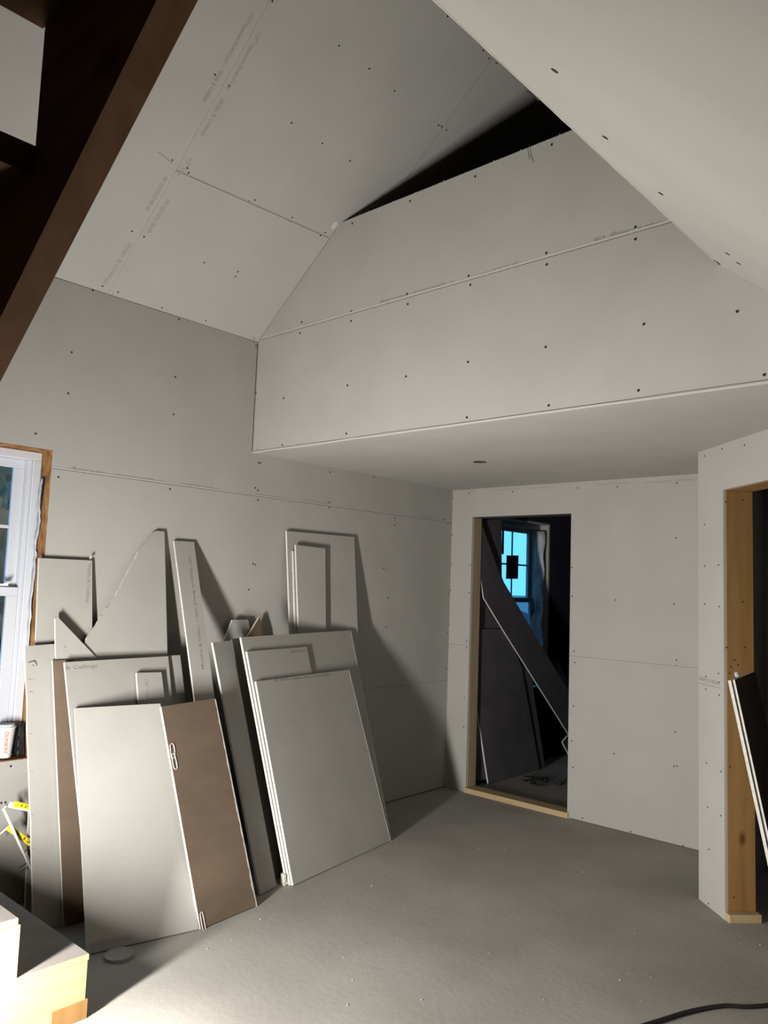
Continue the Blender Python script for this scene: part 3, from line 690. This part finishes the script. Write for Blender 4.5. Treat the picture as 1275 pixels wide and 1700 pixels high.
cu = bpy.data.curves.new('t', 'FONT'); cu.body = 'DUNKIN\''; cu.size = 1; cu.resolution_u = 3; cu.offset = .02
to = bpy.data.objects.new('t', cu); COL.objects.link(to); bpy.context.view_layer.update()
me = bpy.data.meshes.new_from_object(to.evaluated_get(bpy.context.evaluated_depsgraph_get())); bpy.data.objects.remove(to, do_unlink=True)
x0 = min(q.co.x for q in me.vertices); x1 = max(q.co.x for q in me.vertices)
va = math.atan2(-.85, 1)                     # side of the cup that faces the room
for q in me.vertices:
    z = h_*.90-(q.co.x-x0)/(x1-x0)*h_*.74; r = r0+(r1-r0)*z/h_+.0012; a = va+.25+(q.co.y*.022)/r
    q.co = cb+Vector((math.cos(a)*r, math.sin(a)*r, z))
me.materials.clear(); me.materials.append(M['orange']); o = bpy.data.objects.new('orange_lettering', me); COL.objects.link(o); put(o, CU)
# black pouch beside the cup
bm = bmesh.new(); bmesh.ops.create_cube(bm, size=1); bmesh.ops.subdivide_edges(bm, edges=bm.edges[:], cuts=5, use_grid_fill=True)
for v__ in bm.verts:
    c = v__.co.copy(); z = c.z+.5; k = 1-.45*z
    v__.co = Vector((-.055, -3.232, .661))+Vector((c.x*.05*k, c.y*.036*k, z*.15))+Vector((1,1,0))*.006*noise.noise(c*4)
tag(recentre(obj('tool_pouch', bm, M['black'], smooth=True)), 'small black pouch standing right of the white cup on the sill', 'pouch')
screws(WL, [(18,1272),(9,1332),(2,1333)], .005)
joint(WL, (0,-3.36,.58), (0,-3.36,.02), 1, .002, .0)
# folding sawhorse-like stand of white tubes with yellow straps
FS = empty('folding_stand', (.25, -3.36, 0), 'folding white tube stand with yellow labels behind the steps', 'stand')
sF_ = lambda px, py, x: hit(px, py, ex, (x, 0, 0))
def ft(name, pts, r, m_):
    bm = bmesh.new(); tube(bm, pts, r, 10); put(obj(name, bm, M[m_], smooth=True), FS)
ft('tube', [sF_(6,1343,.16), sF_(30,1396,.17), sF_(60,1460,.18)], .0065, 'alu')
ft('tube', [sF_(-6,1390,.10), sF_(16,1371,.14)], .004, 'alu')
ft('tube', [sF_(12,1336,.14), sF_(5,1346,.16)], .007, 'alu')
def bar(name, a, b, x, w_, m_, txt=None):
    A_, B_ = sF_(*a, x), sF_(*b, x); d = (B_-A_); up_ = Vector((0, -d.z, d.y)).normalized()*w_
    bm = bmesh.new(); slab(bm, [A_-up_/2, B_-up_/2, B_+up_/2, A_+up_/2], ex, .012); bmesh.ops.bevel(bm, geom=bm.edges[:], offset=.002, segments=2, affect='EDGES')
    o = obj(name, bm, M[m_]); put(o, FS)
    if txt: text(Surf((x,0,0), ex, FS), txt, A_.lerp(B_, .12)+ex*.001-ez*w_*.22, A_.lerp(B_, .9)+ex*.001-ez*w_*.22, w_*.45, 'black', 'label_print')
bar('crossbar', (16,1336), (60,1345), .155, .024, 'alu')
bar('yellow_label', (24,1335), (52,1341), .169, .024, 'yel', '-12-')
bar('yellow_brace', (14,1374), (58,1405), .150, .024, 'yel', '-4-12-')
for a, b in (((31,1441),(46,1432)),((32,1448),(52,1436)),((37,1420),(52,1402))): ft('wire', [sF_(*a,.17), sF_(*b,.17)], .002, 'black')
c_ = hit(8, 1455, ez, (0,0,.10)); bm = bmesh.new(); obox(bm, (c_.x-.16, c_.y-.05, .001), (.26,-.02,0), (.01,.10,0), (0,0,.10)); tag(recentre(obj('lumber_scrap', bm, M['studp'])), 'short pale lumber scrap on the floor behind the steps', 'lumber scrap')

# ------------------------------------------------------------------ floor odds and ends
P = smoothpath([FL.at(960,1740)+ez*.008, FL.at(1083,1702)+ez*.008, FL.at(1145,1683)+ez*.008, FL.at(1200,1674)+ez*.009, FL.at(1245,1675)+ez*.008, FL.at(1300,1668)+ez*.008, FL.at(1420,1640)+ez*.008], 10)
bm = bmesh.new(); tube(bm, P, .0078, 12); tag(recentre(obj('power_cord', bm, M['black'], smooth=True)), 'black power cord curving across the floor at lower right', 'cord')
crumb = None
cr_px = [(617,1471),(820,1337),(1012,1427),(968,1448),(745,1631),(1029,1627),(1044,1617),(851,1588),(812,1583),(1081,1623),(577,1669),(536,1667),(585,1628),(449,1524),(432,1526),(383,1560),(344,1575),(588,1581),(615,1598),(571,1590),(796,1410),(838,1411),(1065,1663),(540,1500),(510,1530),(660,1560),(700,1660),(903,1660),(1054,1550),(1230,1567),(1262,1569)]
for i, (a, b) in enumerate(cr_px):
    if crumb is None:
        bm = bmesh.new(); bmesh.ops.create_icosphere(bm, subdivisions=1, radius=1)
        for v__ in bm.verts: v__.co *= 1+.5*noise.noise(v__.co*2.3)
        bmesh.ops.scale(bm, vec=(1,.8,.5), verts=bm.verts); crumb = obj('gypsum_crumb', bm, M['core']); o = crumb
    else:
        o = crumb.copy(); COL.objects.link(o)
    s_ = random.uniform(.0018,.0045); o.scale = (s_,)*3; o.rotation_euler = (0,0,random.uniform(0,6)); o.location = FL.at(a,b)+ez*s_*.35
    tag(o, 'tiny white gypsum crumb on the open grey floor', 'crumb', 'gypsum crumbs on the floor')
# crushed plaster: uncountable dust
bm = bmesh.new()
for k in range(260):
    cx, cy_ = random.gauss(225, 60), random.gauss(1680, 22)
    if random.random() < .35: cx, cy_ = random.gauss(440, 40), random.gauss(1535, 18)
    if random.random() < .2: cx, cy_ = random.gauss(1200, 22), random.gauss(1540, 7)
    if cx < 150 and cy_ < 1690: continue
    p = FL.at(cx, cy_)
    if (p-DO).dot(dn) < .01 and p.x > 2.1: continue
    r = random.uniform(.0007,.0028); v3 = [bm.verts.new(p+Vector((math.cos(t_)*r*random.uniform(.5,1.4), math.sin(t_)*r*random.uniform(.5,1.4), .0006))) for t_ in (0,1.3,2.6,3.9,5.1)]
    tp = bm.verts.new(p+ez*r*.5)
    for j in range(5): bm.faces.new((v3[j], v3[(j+1) % 5], tp))
tag(obj('plaster_dust', bm, M['lip']), 'white plaster dust trodden into the concrete floor', 'dust', kind='stuff')

# ------------------------------------------------------------------ outdoors
struct('ground', nbox((-60,-60,-.6), (-.2,60,-.35)), M['grass'], 'ground outside the windows')
def tree(x, y, h, r, lab_):
    e = empty('tree', (x, y, -.35), lab_, 'tree', 'trees outside the left window')
    bm = bmesh.new(); tube(bm, [(x,y,-.35),(x+.05,y,h*.5),(x,y+.05,h*.9)], [.14,.09,.03], 8); put(obj('trunk', bm, M['bark'], smooth=True), e)
    bm = bmesh.new(); bmesh.ops.create_icosphere(bm, subdivisions=4, radius=1)
    for v in bm.verts: c = v.co.copy(); v.co = Vector((x, y, .1+h*.48))+Vector((c.x*r*.72, c.y*r*.72, c.z*h*.5))*(1+.35*noise.noise(c*3.5))
    put(obj('inner_crown', bm, M['leaf']), e)
    bm = bmesh.new()
    for k in range(2600):
        a = random.uniform(0,6.28); z = random.uniform(0,1); rr = r*(1-.55*z)*math.sqrt(random.random()); c = Vector((x+math.cos(a)*rr, y+math.sin(a)*rr, .1+z*h))
        u = Vector((random.uniform(-1,1),random.uniform(-1,1),random.uniform(-1,1))).normalized(); v = u.orthogonal().normalized(); s = random.uniform(.05,.13)
        q = [bm.verts.new(c+u*s), bm.verts.new(c+v*s*.5), bm.verts.new(c-u*s), bm.verts.new(c-v*s*.5)]; bm.faces.new(q)
    o = obj('foliage', bm, M['leaf']); put(o, e)
tree(-2.4,-3.2,5.2,1.0,'dark leafy tree outside the left window, nearest the glass'); tree(-4.2,-1.6,5.5,1.2,'dark leafy tree behind the nearest one outside the left window'); tree(-5.2,-4.3,6.0,1.4,'dark leafy tree farthest outside the left window')
hs = empty('neighbour_house', (-14, 24, -.35), 'distant pale blue house seen through the back room window', 'house')
put(obj('house_wall', nbox((-17, 21, -.35), (-11, 27, .2)), M['pipe']), hs)
bm = bmesh.new(); slab(bm, [(-17.3,20.7,.2),(-10.7,20.7,.2),(-14,20.7,1.25)], -ey, 6.6); put(obj('roof', bm, M['pipe']), hs)
